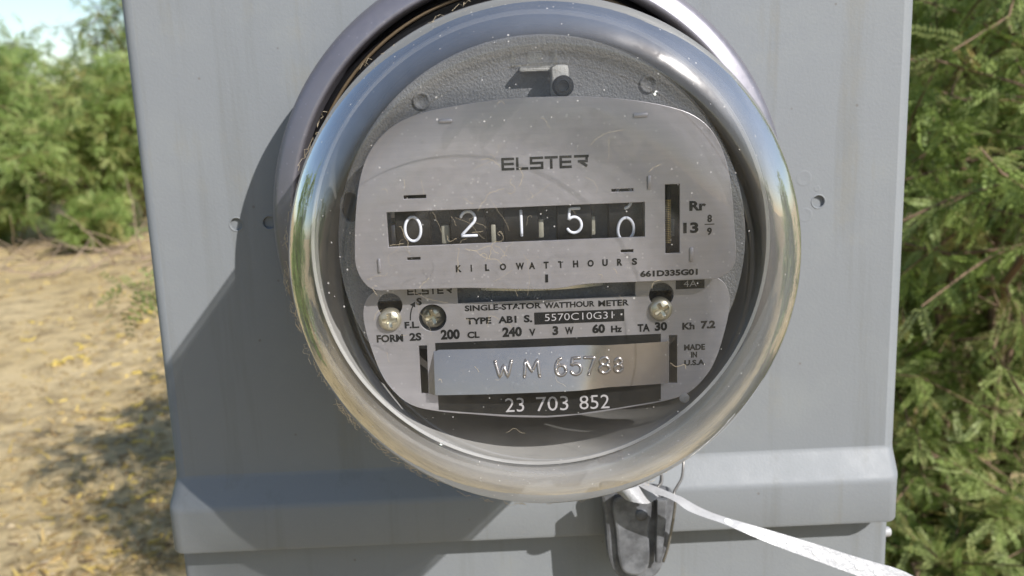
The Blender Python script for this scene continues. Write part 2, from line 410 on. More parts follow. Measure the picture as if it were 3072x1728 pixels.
# drip seam and the screw on the right-hand side
x, z = (147.12,-143.69)
g = G()
g.tube([(x-2.5, 8, z), (x+1.6, 8, z), (x+2.4, 8, z)], [2.2, 2.2, 1.5], 12); smooth_by_angle(g.obj('side_screw', 'strap', box), 40)
g = G().tube([(-145, 30, -150), (-148.5, 30, -151), (-149.5, 30, -158), (-148.5, 30, -166), (-145, 30, -167)], 1.6, 8); g.obj('side_hasp', 'black', box, True)

# ================================================================== SEALING RING
ring = thing('sealing_ring', 'dull aluminium band ring clamped round the base of the glass meter cover', 'ring', (0, 0, 0))
prof = [(92.0, .3), (92.2, 15), (92.1, 22), (91.7, 24.6), (90.9, 26.6), (89.8, 27.9), (88.9, 28.4), (84.6, 30.3), (83.6, 30.4), (83.1, 29.9), (82.9, 28), (82.9, 4)]
smooth_by_angle(G().lathe(prof, n=160).obj('band', 'ring', ring), 55)
# closing tab at the bottom, hidden behind the cover
g = G().box(22, 32, 16, 25, -94, -90, 1.0); smooth_by_angle(g.obj('closing_tab', 'ring', ring), 40)

# ================================================================== ELECTRIC METER
em = thing('electric_meter', 'round glass-domed electricity meter with a five-digit register reading 02150', 'electricity meter', (0, 0, 0))
g = G().lathe([(82.7, 1), (82.7, 20), (81, 22), (80, 20.5), (79, 22.2), (77.8, 20.5), (70.2, 19.8)], n=128)
base = smooth_by_angle(g.obj('base', 'black', em), 50)
g = G().lathe([(70.3, 19.8), (69, 20.2), (.01, 20.2)], n=96); g.obj('base_floor', 'floor', em)
g = G().lathe([(80.5, 22.7), (80.2, 24.4), (79.6, 24.6), (79.3, 23.2)], n=128); g.obj('gasket', 'gasket', em, True)
# grey sleeve added inside the clear wall to pale the gap and firm the shadow
g = G().lathe([(69.2, 20), (68.4, 60), (66.0, 91), (65.5, 92.5), (64.6, 92.3), (64.8, 90), (67.0, 60), (67.4, 20)], n=128); smooth_by_angle(g.obj('added_liner', 'added_liner', em), 40)
# dark works behind the plates
g = G().lathe([(57, 20.6), (57, 62), (56, 66), (54, 66), (54, 34), (46, 34), (46, 82), (.01, 82)], n=64); smooth_by_angle(g.obj('works', 'floor', em), 40)
# grey cast frame disc with two eyes
FR = 88
disc = circle(.6, .4, 59.2, 96)
cut = [(x, max(z, -33+.10*abs(x))) for x, z in disc]
cut = [c for i, c in enumerate(cut) if i == 0 or (abs(c[0]-cut[i-1][0])+abs(c[1]-cut[i-1][1])) > .05]
eyes = [(-53.01,16.49), (-54.49,11.76)]
ex, ez = (-54.18,13.47)
eye = [(ex+2.6*math.cos(t*2*PI/24), ez+4.2*math.sin(t*2*PI/24)) for t in range(24)]
fr = sheet('cast_frame', [cut, eye], FR, 3.0, 'casting', em, .5)
for (u, w_), r_ in (((-32.19,42.55), 2.6), ((31.69,44.85), 2.6)):
    g = G().lathe([(r_, FR-.1), (r_-.1, FR+.5), (r_-.6, FR+.6), (r_-.9, FR+.25), (.01, FR+.22)], u, w_, 28); g.obj('boss', 'casting', fr, True)
# bracket with a black screw and the clear tab at the top
bx0, bz0 = (-1.79,50.88); bx1, bz1 = (8.81,47.32)
br = smooth_by_angle(G().box((3.98,46.79)[0], (8.79,46.61)[0], 87, 96, (3.85,42.35)[1], (4.10,50.84)[1], 1.2).obj('bracket', 'castlt', em), 40)
smooth_by_angle(G().box((-4.63,47.11)[0], (4.61,46.77)[0], 87, 93, (-0.93,49.27)[1], (-0.89,50.67)[1], .8).obj('bracket_arm', 'castlt', br), 40)
sx, sz = (6.96,45.05)
g = G().lathe([(2.9, 90), (2.9, 97.5), (2.4, 98.4), (1.5, 98.5), (1.4, 97.6), (.01, 97.5)], sx, sz, 28); smooth_by_angle(g.obj('bracket_screw', 'black', br), 40)
# rotor disc
ROTZ = (1.09,-11.85)[1]
g = G(); vs0 = []
for zz, rr in ((-.6, 0.01), (-.6, 41.6), (-.45, 42), (.45, 42), (.6, 41.6), (.6, .01)):
    pass
pr = [(.01, -.6), (41.6, -.6), (42, -.45), (42, .45), (41.6, .6), (.01, .6)]
nn = 120
for i in range(nn):
    a = 2*PI*i/nn; g.v += [(r_*math.cos(a), -50+r_*math.sin(a), ROTZ+zz) for r_, zz in pr]
for i in range(nn):
    j = (i+1) % nn
    for q in range(5): g.f.append((i*6+q, j*6+q, j*6+q+1, i*6+q+1))
rot = smooth_by_angle(g.obj('rotor_disc', 'rotor', em), 40)
g = G()
for i in range(60):
    a = -PI+PI*(i+.5)/60; c, s_ = math.cos(a), math.sin(a)
    p0 = (42.03*c, -50+42.03*s_); d = (-s_*.35, c*.35); q0 = (40.6*c, -50+40.6*s_)
    g.add([(p0[0]-d[0], p0[1]-d[1], ROTZ+.63), (p0[0]+d[0], p0[1]+d[1], ROTZ+.63), (q0[0]+d[0], q0[1]+d[1], ROTZ+.63), (q0[0]-d[0], q0[1]-d[1], ROTZ+.63)], [(0, 1, 2, 3)])
g.obj('graduation', 'ink', rot, kind='stuff')
smooth_by_angle(G().box((0.59,-14.45)[0], (3.35,-14.56)[0], 82, 86, -20, ROTZ-1, .4).obj('rotor_magnet', 'casting', em), 40)

# ---- upper faceplate
UH = 100
half = [(0.66,-10.41), (-21.68,-9.09), (-40.27,-8.83), (-47.22,-8.58), (-50.29,-6.09), (-52.02,-1.78), (-52.00,3.83), (-51.07,13.04), (-49.47,21.63), (-46.42,29.17), (-40.70,35.36), (-32.40,39.20), (-20.21,41.21), (-8.51,42.35), (2.24,42.39), (13.01,42.07), (24.68,40.76), (35.04,38.61), (42.27,35.76), (47.28,31.12), (50.81,23.60), (52.54,14.41), (53.39,4.20), (53.81,-0.97), (53.30,-5.86), (49.48,-9.03), (43.76,-9.36), (25.29,-9.35), (11.90,-9.36)]
outl = spline(half, 4)
zb = -10.5
outl = [(x, max(z, zb)) for x, z in outl]
win = [(-42.64,3.54), (28.37,3.16), (28.46,12.80), (-42.62,13.12)]
wl, wr, wb, wt = (win[0][0]+win[3][0])/2, (win[1][0]+win[2][0])/2, (win[0][1]+win[1][1])/2, (win[2][1]+win[3][1])/2
slot = rect((34.04,-1.62), (38.08,17.55))
dash = [rect((-37.72,16.44), (-31.56,17.38)), rect((-37.73,-0.58), (-34.09,0.20)), rect((19.28,16.10), (25.31,16.87)), rect((21.62,-0.87), (25.11,-0.08))]
def lev(r_):
    z0 = min(q[1] for q in r_); return r_
up = sheet('faceplate', [outl, rect((wl, wb), (wr, wt)), slot]+dash, UH, .9, 'plate', em, .12)
def tabs(parent, a, b, h, mat='plate'):
    (x0, z0), (x1, z1) = a, b; x0, x1 = min(x0, x1), max(x0, x1); z0, z1 = min(z0, z1), max(z0, z1)
    return smooth_by_angle(G().box(x0, x1, h-.3, h+.55, z0, z1, .28).obj('staple', mat, parent), 30)
for a, b in (((-45.89,0.22), (-45.13,-3.66)), ((29.19,20.18), (30.17,16.49)), ((40.84,-0.25), (41.87,-4.16)), ((-26.94,37.49), (-23.40,36.48)), ((25.54,37.10), (29.42,35.98))):
    tabs(up, a, b, UH)
# brand name in square stroke letters
def bar(g, x0, z0, x1, z1, wd, h, t=.08):
    d = Vector((x1-x0, z1-z0)); d.normalize(); nn_ = Vector((-d.y, d.x))*wd/2
    vs_ = [(x0+nn_.x, z0+nn_.y), (x0-nn_.x, z0-nn_.y), (x1-nn_.x, z1-nn_.y), (x1+nn_.x, z1+nn_.y)]
    g.add([(x, -(h+t/2), z) for x, z in vs_]+[(x, -(h-t/2), z) for x, z in vs_], [(0, 1, 2, 3), (0, 4, 5, 1), (1, 5, 6, 2), (2, 6, 7, 3), (3, 7, 4, 0)])
def square_word(parent, x0, x1, z0, z1, h):
    W = x1-x0; H = z1-z0; t = H*.20
    B = ((0, .147), (.167, .305), (.325, .479), (.494, .645), (.664, .803), (.831, 1.0))
    E = [(0, 0, 0, 1), (.0, 0, 1, 0), (.0, .5, .95, .5), (0, 1, 1, 1)]
    L = [(0, .30, 0, 1), (0, 0, 1, 0)]
    S_ = [(0, 1, 1, 1), (0, .5, 0, 1), (0, .5, 1, .5), (1, 0, 1, .5), (0, 0, 1, 0)]
    T = [(0, 1, 1, 1), (.5, 0, .5, .72)]
    R_ = [(0, 1, 1, 1), (.92, .5, .92, 1), (.3, .5, .92, .5), (.42, .46, .95, .0)]
    for (f0, f1), let in zip(B, (E, L, S_, T, E, R_)):
        g = G(); xa, xb = x0+f0*W+t/2, x0+f1*W-t/2
        for k, (a, b, c, d) in enumerate(let):
            ax, az, bx_, bz = xa+a*(xb-xa), z0+t/2+b*(H-t), xa+c*(xb-xa), z0+t/2+d*(H-t)
            if b == d: ax -= t/2; bx_ += t/2
            elif a == c: az -= t/2; bz += t/2
            bar(g, ax, az, bx_, bz, t*(1.15 if (a != c and b != d) else 1), h+.003*k)
        g.obj('lettering', 'ink', parent)
q = ("E",-10.61,13.24,23.11,26.53)
square_word(up, q[1], q[2], q[3], q[4], UH+.06)
TX = UH+.06
lets = dict(zip(range(13), (1376, 1414, 1462, 1509, 1560, 1596, 1638.6, 1682, 1727, 1772, 1815, 1859, 1903.6)))
kl = ("K",-24.47,26.08,-4.49,-2.54)
cent = [(-23.63,-3.33)[0], (-20.11,-3.38)[0], (-15.66,-3.43)[0], (-11.30,-3.47)[0], (-6.57,-3.52)[0], (-3.23,-3.57)[0], (0.73,-3.59)[0], (4.77,-3.61)[0], (8.95,-3.65)[0], (13.14,-3.73)[0], (17.15,-3.75)[0], (21.25,-3.78)[0], (25.40,-3.86)[0]]
wid = dict(K=1.6, I=.36, L=1.25, O=1.75, W=2.3, A=1.75, T=1.4, H=1.45, U=1.5, R=1.5, S=1.5)
for ch, cx in zip("KILOWATTHOURS", cent):
    g = G(); wd = wid[ch]; text_into(g, ch, cx-wd/2, cx+wd/2, kl[3], kl[4], TX, .042); g.obj('lettering', 'ink', up)
lettering(up, TX, [("Rr",40.74,45.37,10.02,12.75), ("13",39.05,43.26,3.81,6.82), ("8",45.73,47.05,6.64,8.78), ("9",45.67,47.02,3.01,5.18)], bold=.018)
a, b = (45.01,5.98), (47.70,6.24)
G().box(a[0], b[0], TX-.04, TX+.04, a[1], b[1]).obj('lettering', 'ink', up)
lettering(up, TX, [("661D335G01",26.96,43.10,-8.03,-6.24)], bold=.02)
a, b = (0.35,-8.40), (1.16,-6.16)
G().box(a[0], b[0], TX-.04, TX+.04, a[1], b[1]).obj('index_mark', 'ink', up)

# ---- register behind the window
AX = 86.0; WR = 11.0                       # wheel axis height and radius
zc = (wb+wt)/2
wheels = [('0', (-35.98,7.55), 4.4), ('2', (-20.53,8.52), 4.3), ('1', (-5.71,8.03), 1.0), ('5', (9.16,8.15), 4.1), ('0', (23.57,5.00), 4.5)]
reg = smooth_by_angle(G().box(wl-3, wr+3, 70, 73, zc-9, zc+9, .4).obj('register_frame', 'black', em), 40)
def wheel_pt(x, z, rr):                    # a point of the flat digit drawing wrapped round the wheel
    a = z/WR; return (x, -(AX+rr*math.cos(a)), zc+rr*math.sin(a))
for k, (ch, (dx, dz), wd) in enumerate(wheels):
    hw = 4.9; g = G(); pr = [(-hw, WR-2.5), (-hw, WR-.25), (-hw+.25, WR), (hw-.25, WR), (hw, WR-.25), (hw, WR-2.5)]
    nn = 64; bs = len(g.v)
    for i in range(nn):
        a = 2*PI*i/nn; g.v += [(dx+x, -(AX+r_*math.cos(a)), zc+r_*math.sin(a)) for x, r_ in pr]
    for i in range(nn):
        j = (i+1) % nn
        for q in range(5): g.f.append((i*6+q, j*6+q, j*6+q+1, i*6+q+1))
        g.f.append((i*6+5, j*6+5, j*6, i*6))
    wh = smooth_by_angle(g.obj('number_wheel', 'wheel', em), 40)
    items = [(ch, dz-zc)]
    if k == 4: items.append(('9', dz-zc+9.5))
    for c_, off in items:
        HH = 6.9
        for st in STR[c_]:
            pts = [wheel_pt(dx+(px-.5)*wd, off+(pz-.5)*HH, WR+.05) for px, pz in st]
            g2 = G().tube(pts, .43, 8)
            for e in (pts[0], pts[-1]): g2.sphere(e, .43, 6)
            # flatten towards the wheel
            g2.v = [(x, y, z) for x, y, z in g2.v]
            g2.obj('digit', 'digit', wh, True)
ctr = (wl+wr)/2
for u, dz_, wd_ in (((-27.05,5.97)[0], -2.2, 1.2), ((-0.12,5.63)[0], -1.6, .8), ((14.50,5.23)[0], -1.4, .8), ((28.32,4.67)[0], -2.3, .8), ((-13.57,6.37)[0], -2.6, .7)):
    smooth_by_angle(G().box(u-wd_, u+wd_, 88, 94.5, zc+dz_-3.2, zc+dz_+2.2, .5).obj('pinion', 'pinion', reg), 40)
x0 = wl
smooth_by_angle(G().box(x0+.3, x0+2.6, 86, 95, zc-4.6, zc+.6, .4).obj('side_lug', 'plate', reg), 40)
smooth_by_angle(G().box(x0+.3, x0+2.2, 86, 95, zc+2.6, zc+4.6, .3).obj('side_lug', 'plate', reg), 40)
# worm gear behind the narrow slot
sx0, sz0 = slot[0]; sx1, sz1 = slot[2]; sxc = (sx0+sx1)/2
smooth_by_angle(G().box(sx0-1.5, sx1+1.5, 91.5, 92.5, min(sz0, sz1)-1, max(sz0, sz1)+1).obj('slot_back', 'dark', em), 30)
wg = G().tube([(sxc-.2, -95, min(sz0, sz1)-1), (sxc-.2, -95, max(sz0, sz1)+1)], .55, 10).obj('worm_shaft', 'dark', em, True)
for i in range(24):
    zz = min(sz0, sz1)+2.2+i*.52; g = G()
    g.tube([(sxc-.2+.62*math.cos(t), -95+.62*math.sin(t), zz+.04*t) for t in np.linspace(0, 2*PI, 11)], .19, 5)
    g.obj('thread', 'brass', wg, True)
smooth_by_angle(G().box(sxc+.5, sxc+1.8, 92.6, 94, zc-6, zc-1, .3).obj('slot_plate', 'casting', em), 30)

# ---- lower nameplate
LH = 94
lh = [(-0.18,-50.22), (-10.97,-49.52), (-21.71,-48.21), (-31.93,-46.82), (-39.90,-44.41), (-45.41,-39.07), (-48.26,-33.59), (-50.08,-27.60), (-51.35,-22.28), (-51.89,-17.62), (-51.49,-14.50), (-50.26,-11.91), (-47.95,-10.06)]
lx = .95
lefth = [q for q in lh]
mir = [(2*lx-x, z) for x, z in lefth[::-1]]
outl2 = lefth+[(lh[-1][0]+4, -3), (2*lx-lh[-1][0]-4, -3)]+mir[:-1]
sp = spline(lefth, 4, False)+[(lh[-1][0]+4, -4), (2*lx-lh[-1][0]-4, -4)]+spline(mir, 4, False)[:-1]
hL, hM, hR = (-44.08,-14.42), (-32.06,-18.66), (33.94,-14.65)
rotw = rect((-24.71,-14.56), (26.45,-12.91))
rotw = rect(((-24.60,-12.41)[0], (0.89,-14.66)[1]), ((26.45,-12.91)[0], -7))
tsl = [(-36.59,-41.09), (-34.50,-41.19), (-34.14,-26.70), (-36.48,-26.70)]
tsr = [(36.05,-41.18), (38.47,-41.29), (38.50,-26.81), (36.14,-26.76)]
np_ = sheet('nameplate', [sp, circle(*hL, 3.55), circle(*hM, 3.95), circle(*hR, 3.55), rotw, tsl, tsr], LH, .8, 'plate2', em, .1)
TL = LH+.06
# printed black panels
def panel(pts, h=TL, mat='ink'): return sheet('black_panel', [pts], h, .06, mat, np_)
pn = panel([(-31.75,-26.10), (-31.69,-33.22), (-31.78,-46.37), (-23.15,-47.53), (-10.95,-48.86), (-0.16,-49.60), (8.90,-49.40), (22.03,-47.98), (33.63,-46.45), (33.74,-26.16)])
p2 = panel(rect((-2.85,-21.89), (23.17,-18.36)))
zt, zl = ((-2.73,-18.30)[1]+(23.17,-18.36)[1])/2, ((-2.85,-21.89)[1]+(23.12,-21.92)[1])/2
bpy.data.objects.remove(p2)
panel(rect(((-2.85,-21.89)[0], zl), ((23.17,-18.36)[0], zt)))
panel(rect((38.11,-13.20), (46.39,-10.62)))
lettering(np_, TL, [("SINGLE-STATOR",-22.70,-0.72,-17.09,-15.39), ("WATTHOUR",0.14,14.66,-17.25,-15.53), ("METER",15.72,24.53,-17.32,-15.55)], bold=.004)
lettering(np_, TL, [("TYPE",-22.49,-15.25,-21.03,-19.07), ("AB1",-13.24,-7.98,-21.07,-18.99), ("S.",-5.85,-3.43,-21.12,-18.91), ("FORM",-48.50,-40.86,-25.29,-23.02), ("2S",-39.05,-35.59,-25.19,-22.83), ("CL",-22.34,-18.83,-25.13,-23.16), ("V",-4.45,-2.63,-25.18,-23.08), ("W",5.93,8.41,-25.16,-22.97), ("Hz",19.29,22.44,-25.15,-23.16), ("TA",26.99,30.53,-25.32,-23.02), ("Kh",39.99,43.55,-25.26,-23.17), ("MADE",40.48,46.62,-31.51,-29.71), ("IN",42.53,44.28,-33.76,-31.98), ("U.S.A.",40.55,46.87,-36.09,-34.41), ("S",-36.43,-34.90,-14.75,-12.56), ("F.L.",-40.21,-36.01,-21.44,-19.48)], bold=.016)
lettering(np_, TL, [("200",-30.01,-24.49,-25.23,-22.22), ("240",-12.19,-6.54,-25.21,-22.29), ("3",2.31,4.00,-25.25,-22.52), ("60",13.82,17.53,-25.25,-22.46), ("30",31.98,35.58,-25.28,-22.67), ("7.2",45.41,49.60,-25.23,-22.83)], bold=.024)
lettering(np_, TL+.07, [("5570C10G31",0.20,19.78,-20.94,-18.89), ("4A",40.39,44.14,-12.55,-10.76)], 'inklt', -.012)
lettering(np_, TL+.07, [("23",-12.21,-6.69,-47.96,-43.69), ("703",-3.11,6.30,-48.11,-43.71), ("852",9.62,18.43,-48.10,-43.84)], 'inklt', -.004)
q = ("E",-38.92,-25.99,-11.67,-9.58)
square_word(np_, q[1], q[2], q[3], q[4], TL)
g = G(); ap = [(-38.50,-19.08), (-38.36,-17.51), (-38.04,-16.05), (-37.49,-14.80)]
for (xa, za), (xb, zb_) in zip(ap, ap[1:]): bar(g, xa, za, xb, zb_, .32, TL)
(xa, za), (xb, zb_) = (-37.59,-14.89), (-36.85,-13.65); d = Vector((xb-xa, zb_-za)).normalized(); nn_ = Vector((-d.y, d.x))*.85
g.add([(xa+nn_.x, -(TL+.05), za+nn_.y), (xa-nn_.x, -(TL+.05), za-nn_.y), (xb, -(TL+.05), zb_)], [(0, 1, 2)]); g.obj('arrow', 'ink', np_)
x, z = (40.56,-45.99); G().lathe([(1.5, LH+.02), (1.1, LH+.22), (.01, LH+.15)], x, z, 14).obj('rivet', 'casting', np_, True)

# ---- screws
def cross_cut(r_, d): pass
def screw(x, z, h, r_, parent, rot=0.0, mat='screw'):
    """pan head with a real cross recess: built as a polar grid whose heights drop inside the cross"""
    NR, NA = 16, 64; g = G()
    g.v.append((x, -(h+.45*r_-1.0), z))
    for i in range(1, NR+1):
        rr = r_*i/NR
        for j in range(NA):
            a = 2*PI*j/NA; hh = .55*r_*math.sqrt(max(0, 1-(rr/(r_*1.03))**2.4))
            px, pz = rr*math.cos(a-rot), rr*math.sin(a-rot); wd = r_*.17
            if rr < .68*r_ and (abs(px) < wd or abs(pz) < wd): hh -= min(1.0, .55*r_)*(1-(rr/(.72*r_))**2)+.25
            g.v.append((x+rr*math.cos(a), -(h+hh), z+rr*math.sin(a)))
    for j in range(NA): g.f.append((0, 1+(j+1) % NA, 1+j)[::-1])
    for i in range(NR-1):
        for j in range(NA):
            k = (j+1) % NA; g.f.append((1+i*NA+j, 1+i*NA+k, 1+(i+1)*NA+k, 1+(i+1)*NA+j))
    bs = 1+(NR-1)*NA; n0 = len(g.v)
    g.v += [(x+r_*math.cos(2*PI*j/NA), -(h-2.5), z+r_*math.sin(2*PI*j/NA)) for j in range(NA)]
    for j in range(NA): k = (j+1) % NA; g.f.append((bs+j, bs+k, n0+k, n0+j))
    return smooth_by_angle(g.obj('screw', mat, parent), 38)
screw(*(-44.24,-18.57), LH+.4, 3.25, em, .05)
screw(*(33.73,-18.79), LH+.4, 3.3, em, .5)
screw(*(-32.25,-19.33), FR+.5, 3.4, em, .25)
for hx, hz in (hL, hR):
    smooth_by_angle(G().box(hx-4.5, hx+4.5, 82, 88, hz-5, hz+.4, .4).obj('mounting_ear', 'casting', em), 40)
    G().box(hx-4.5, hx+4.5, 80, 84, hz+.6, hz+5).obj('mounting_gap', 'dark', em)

# ---- stamped metal tag held in the two slots
tl, tr = (-34.02,-28.13), (35.70,-28.21); bl, br_ = (-32.64,-40.58), (35.67,-40.95)
tz1 = (tl[1]+tr[1])/2; tz0 = (bl[1]+br_[1])/2; tx0 = (tl[0]+bl[0])/2-.9; tx1 = tr[0]
NX = 40; g = G()
def twist(t):                               # lean added so the left part mirrors sky; upright on the right
    u = min(1, max(0, (t-.60)/.16)); return 1.75*(1-u*u*(3-2*u))
def tagh(t):                                # bowed strip, tucked into the slots at both ends
    return 95.4+1.9*math.sin(PI*min(1, max(0, t)))**.8
for i in range(NX+1):
    t = i/NX; x = tx0+(tx1-tx0)*t; e = 0.0
    if i == 0: h_ = 93.6
    elif i == 1: x = tx0+1.9; h_ = 95.6
    else: h_ = tagh(t)
    tw_ = twist(t)
    g.v += [(x, -(h_+tw_), tz0), (x, -(h_+.2), (tz0+tz1)/2), (x, -(h_-tw_), tz1), (x, -(h_-.3-tw_), tz1), (x, -(h_-.3+tw_), tz0)]
for i in range(NX):
    for q in range(5): k = (q+1) % 5; g.f.append((i*5+q, (i+1)*5+q, (i+1)*5+k, i*5+k))
tg = smooth_by_angle(g.obj('metal_tag', 'tag', np_), 25)
chars = [('W', (-14.67,-36.19), (-9.98,-31.81)), ('M', (-6.39,-36.26), (-2.03,-31.66)), ('6', (2.57,-36.32), (5.77,-31.67)), ('5', (7.00,-36.25), (10.10,-31.70)), ('7', (11.15,-36.43), (14.04,-31.67)), ('8', (15.20,-36.31), (18.46,-31.76)), ('8', (19.65,-36.21), (22.12,-32.22))]
for ch, a, b in chars:
    for st in STR[ch]:
        pts = []
        for px, pz in st:
            x = a[0]+(b[0]-a[0])*px; z = a[1]+(b[1]-a[1])*pz; hh = tagh((x-tx0)/(tx1-tx0))+.2*(1-abs(2*(z-tz0)/(tz1-tz0)-1))-twist((x-tx0)/(tx1-tx0))*(2*(z-tz0)/(tz1-tz0)-1)
            pts.append((x, -(hh-.10), z))
        g = G().tube(pts, .52, 8)
        for e in (pts[0], pts[-1]): g.sphere(e, .52, 6)
        g.obj('stamped_character', 'tag', tg, True)

# ---- clear cover
prof = [(73.6, 23.5), (73.4, 30), (72.0, 60), (69.3, 92), (68.2, 106), (67.5, 111)]
for i in range(1, 13):
    a = PI/2*i/12; prof.append((53.3+14.2*math.cos(a), 111+16.8*math.sin(a)))
prof += [(52.9, 127.4), (52.5, 126.2), (51.9, 125.7), (51.3, 126.1), (50.9, 127.0), (50.2, 127.2), (49.9, 126.9), (49.3, 127.2), (40, 127.9), (22, 128.4), (.01, 128.6)]
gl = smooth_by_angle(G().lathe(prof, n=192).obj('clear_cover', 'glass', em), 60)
inner = [(r_-2.4, h) for r_, h in prof if h < 113]
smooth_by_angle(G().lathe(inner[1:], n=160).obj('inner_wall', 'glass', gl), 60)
# clear reset tab inside the top of the cover
x0, z0 = (-7.42,49.73); x1, z1 = (3.90,53.85)
smooth_by_angle(G().box(x0, x0+1.0, 104, 122, z0, z1, .4).box(x1-1.0, x1, 104, 122, z0, z1, .4).box(x0, x1, 104, 116, z0, z0+1.2, .4).box((x0+x1)/2-1.6, (x0+x1)/2+2.2, 106, 118, z0, z1, .6).obj('reset_tab', 'glass', gl), 35)

# fibres and cobweb clinging to the cover
g = G()
def fibre(x, z, ln, h, ang, wob, r_=.075):
    p = Vector((x, z)); a = ang; pts = []
    for i in range(14):
        pts.append((p.x, -(h+.12+.1*math.sin(i)), p.y)); a += random.uniform(-wob, wob); p = p+Vector((math.cos(a), math.sin(a)))*ln/14
    g.tube(pts, r_, 4)
for i in range(70):
    x = random.gauss(-14, 20); z = random.gauss(3, 20)
    if math.hypot(x, z) > 49: continue
    fibre(x, z, random.choice((2, 3, 4, 6, 10)), 128.3-.0006*(x*x+z*z), random.choice((PI/2, -PI/2, 0, 2))+random.gauss(0, .6), random.choice((.2, .5, .9)), random.choice((.025, .035, .05)))
for i in range(9):                          # tangle over the register window
    fibre(random.gauss(-27, 9), random.gauss(6, 4), random.choice((4, 7, 10)), 128.1, random.uniform(0, 6), .8, .05)
for i in range(80):                         # along the outer corner of the cover
    a = random.gauss(math.radians(205), .75); rr = 66.5+random.uniform(0, 1.6)
    pts = []
    for k in range(8):
        b = a+k*random.uniform(.004, .012); q = rr+random.uniform(-.5, .7)
        pts.append((q*math.cos(b), -(116.5-random.uniform(0, 2)), q*math.sin(b)))
    g.tube(pts, .05, 4)
tag(g.obj('cobweb', 'fibre', None), 'fine pale cobweb strands clinging to the dusty clear meter cover', 'cobweb', kind='stuff')

# ================================================================== LATCH AND STRAP UNDER THE METER
la = thing('seal_latch', 'dull galvanised metal latch hanging below the glass meter beside a white strap', 'latch', (0, 0, 0))
LHT = 20
out = spline([(23.54,-107.28), (24.56,-114.92), (25.19,-123.30), (25.57,-131.75), (27.02,-138.91), (30.62,-144.08), (35.60,-146.19), (40.88,-146.03), (45.38,-142.96), (47.78,-138.52), (49.38,-131.51), (50.72,-123.14), (51.78,-116.23), (52.05,-110.98), (47.66,-108.57), (36.06,-106.64), (27.04,-105.94)], 5)
bd = sheet('latch_body', [out], LHT, 8, 'galv', la, 1.2)
a = [(28.39,-109.15), (28.82,-122.91), (29.67,-135.49), (32.45,-140.98), (38.95,-141.59), (41.86,-136.10), (41.70,-123.54), (43.08,-109.85)]
sheet('latch_face', [spline(a, 4)], LHT+2.6, 3.6, 'galv', la, 1.0)
G().lathe([(2.3, 22.0), (2.3, 23.2), (1.6, 23.6), (.01, 23.6)], *(38.71,-116.27), 20).obj('latch_rivet', 'galv', la, True)
e0, e1 = (44.07,-110.80), (42.57,-138.61)
sheet('latch_flange', [[(44.44,-109.47), (48.40,-109.66), (47.44,-123.32), (45.83,-135.77), (43.76,-135.66)]], LHT+5, 3, 'galv', la, .6)
def pt(q, h): return (q[0], -h, q[1])
g = G().tube(spline([pt((57.21,-98.00), 12), pt((56.66,-101.05), 14), pt((55.19,-104.14), 18), pt((52.45,-106.00), 22), pt((50.83,-107.05), 25), pt((51.13,-110.69), 26), pt((49.83,-120.19), 26), pt((48.26,-128.40), 26), pt((46.61,-135.10), 25)], 5, False), .55, 8); g.obj('seal_wire', 'wire', la, True)
g = G().tube(spline([pt((47.75,-102.29), 14), pt((47.77,-103.95), 16), pt((47.27,-105.56), 18), pt((45.35,-106.53), 20)], 5, False), .6, 8); g.obj('seal_wire', 'wire', la, True)

st = thing('seal_strap', 'thin white plastic seal strap trailing to the lower right from under the meter', 'strap', (0, 0, 0))
def ribbon(name, up_, lo, t=.5, sub=5, parent=st):
    U, L_ = spline(up_, sub, False), spline(lo, sub, False); g = G(); nrm = Vector((0, -1, 0))
    for a, b in zip(U, L_):
        a, b = Vector(a), Vector(b); g.v += [tuple(a), tuple(b), tuple(b-nrm*t), tuple(a-nrm*t)]
    m = len(U)
    for i in range(m-1):
        for q in range(4): k = (q+1) % 4; g.f.append((i*4+q, (i+1)*4+q, (i+1)*4+k, i*4+k))
    g.f += [(0, 1, 2, 3), (4*m-1, 4*m-2, 4*m-3, 4*m-4)]
    return smooth_by_angle(g.obj(name, 'strap', parent), 30)
uu = [pt((37.62,-99.55), 30), pt((42.33,-100.46), 33), pt((47.04,-102.05), 35), pt((51.89,-104.07), 36), pt((57.08,-107.48), 36), pt((61.80,-110.75), 36), pt((67.02,-112.25), 37), pt((74.19,-113.71), 38), pt((81.23,-116.22), 39), pt((88.26,-118.85), 40), pt((101.71,-122.06), 41), pt((112.62,-127.13), 42), pt((121.13,-130.89), 43), pt((131.83,-131.15), 44), pt((136.47,-134.44), 45), pt((142.25,-140.71), 46)]
ll = [pt((35.89,-99.63), 33), pt((40.11,-100.52), 38), pt((44.81,-101.23), 41), pt((48.49,-103.02), 42), pt((52.57,-106.66), 41), pt((58.17,-109.75), 40), pt((64.80,-112.83), 40), pt((73.42,-117.23), 41), pt((80.45,-121.43), 42), pt((87.44,-124.17), 43), pt((99.37,-128.61), 44), pt((107.23,-132.44), 45), pt((114.93,-135.34), 46), pt((121.98,-137.79), 47), pt((127.82,-140.85), 48), pt((133.74,-145.90), 49)]
def soften(p): return p[:5]+[tuple((Vector(p[i-1])+2*Vector(p[i])+Vector(p[i+1]))/4) for i in range(5, len(p)-1)]+p[-1:]
uu, ll = soften(soften(uu)), soften(soften(ll))
ll = [tuple(Vector(a).lerp(Vector(b), 1.0 if i < 6 else .8)) for i, (a, b) in enumerate(zip(uu, ll))]
main = ribbon('strap_band', uu, ll)
u2 = [pt((37.93,-100.55), 28), pt((35.61,-99.58), 34), pt((31.84,-99.01), 37), pt((28.55,-100.95), 34), pt((27.32,-104.14), 26)]
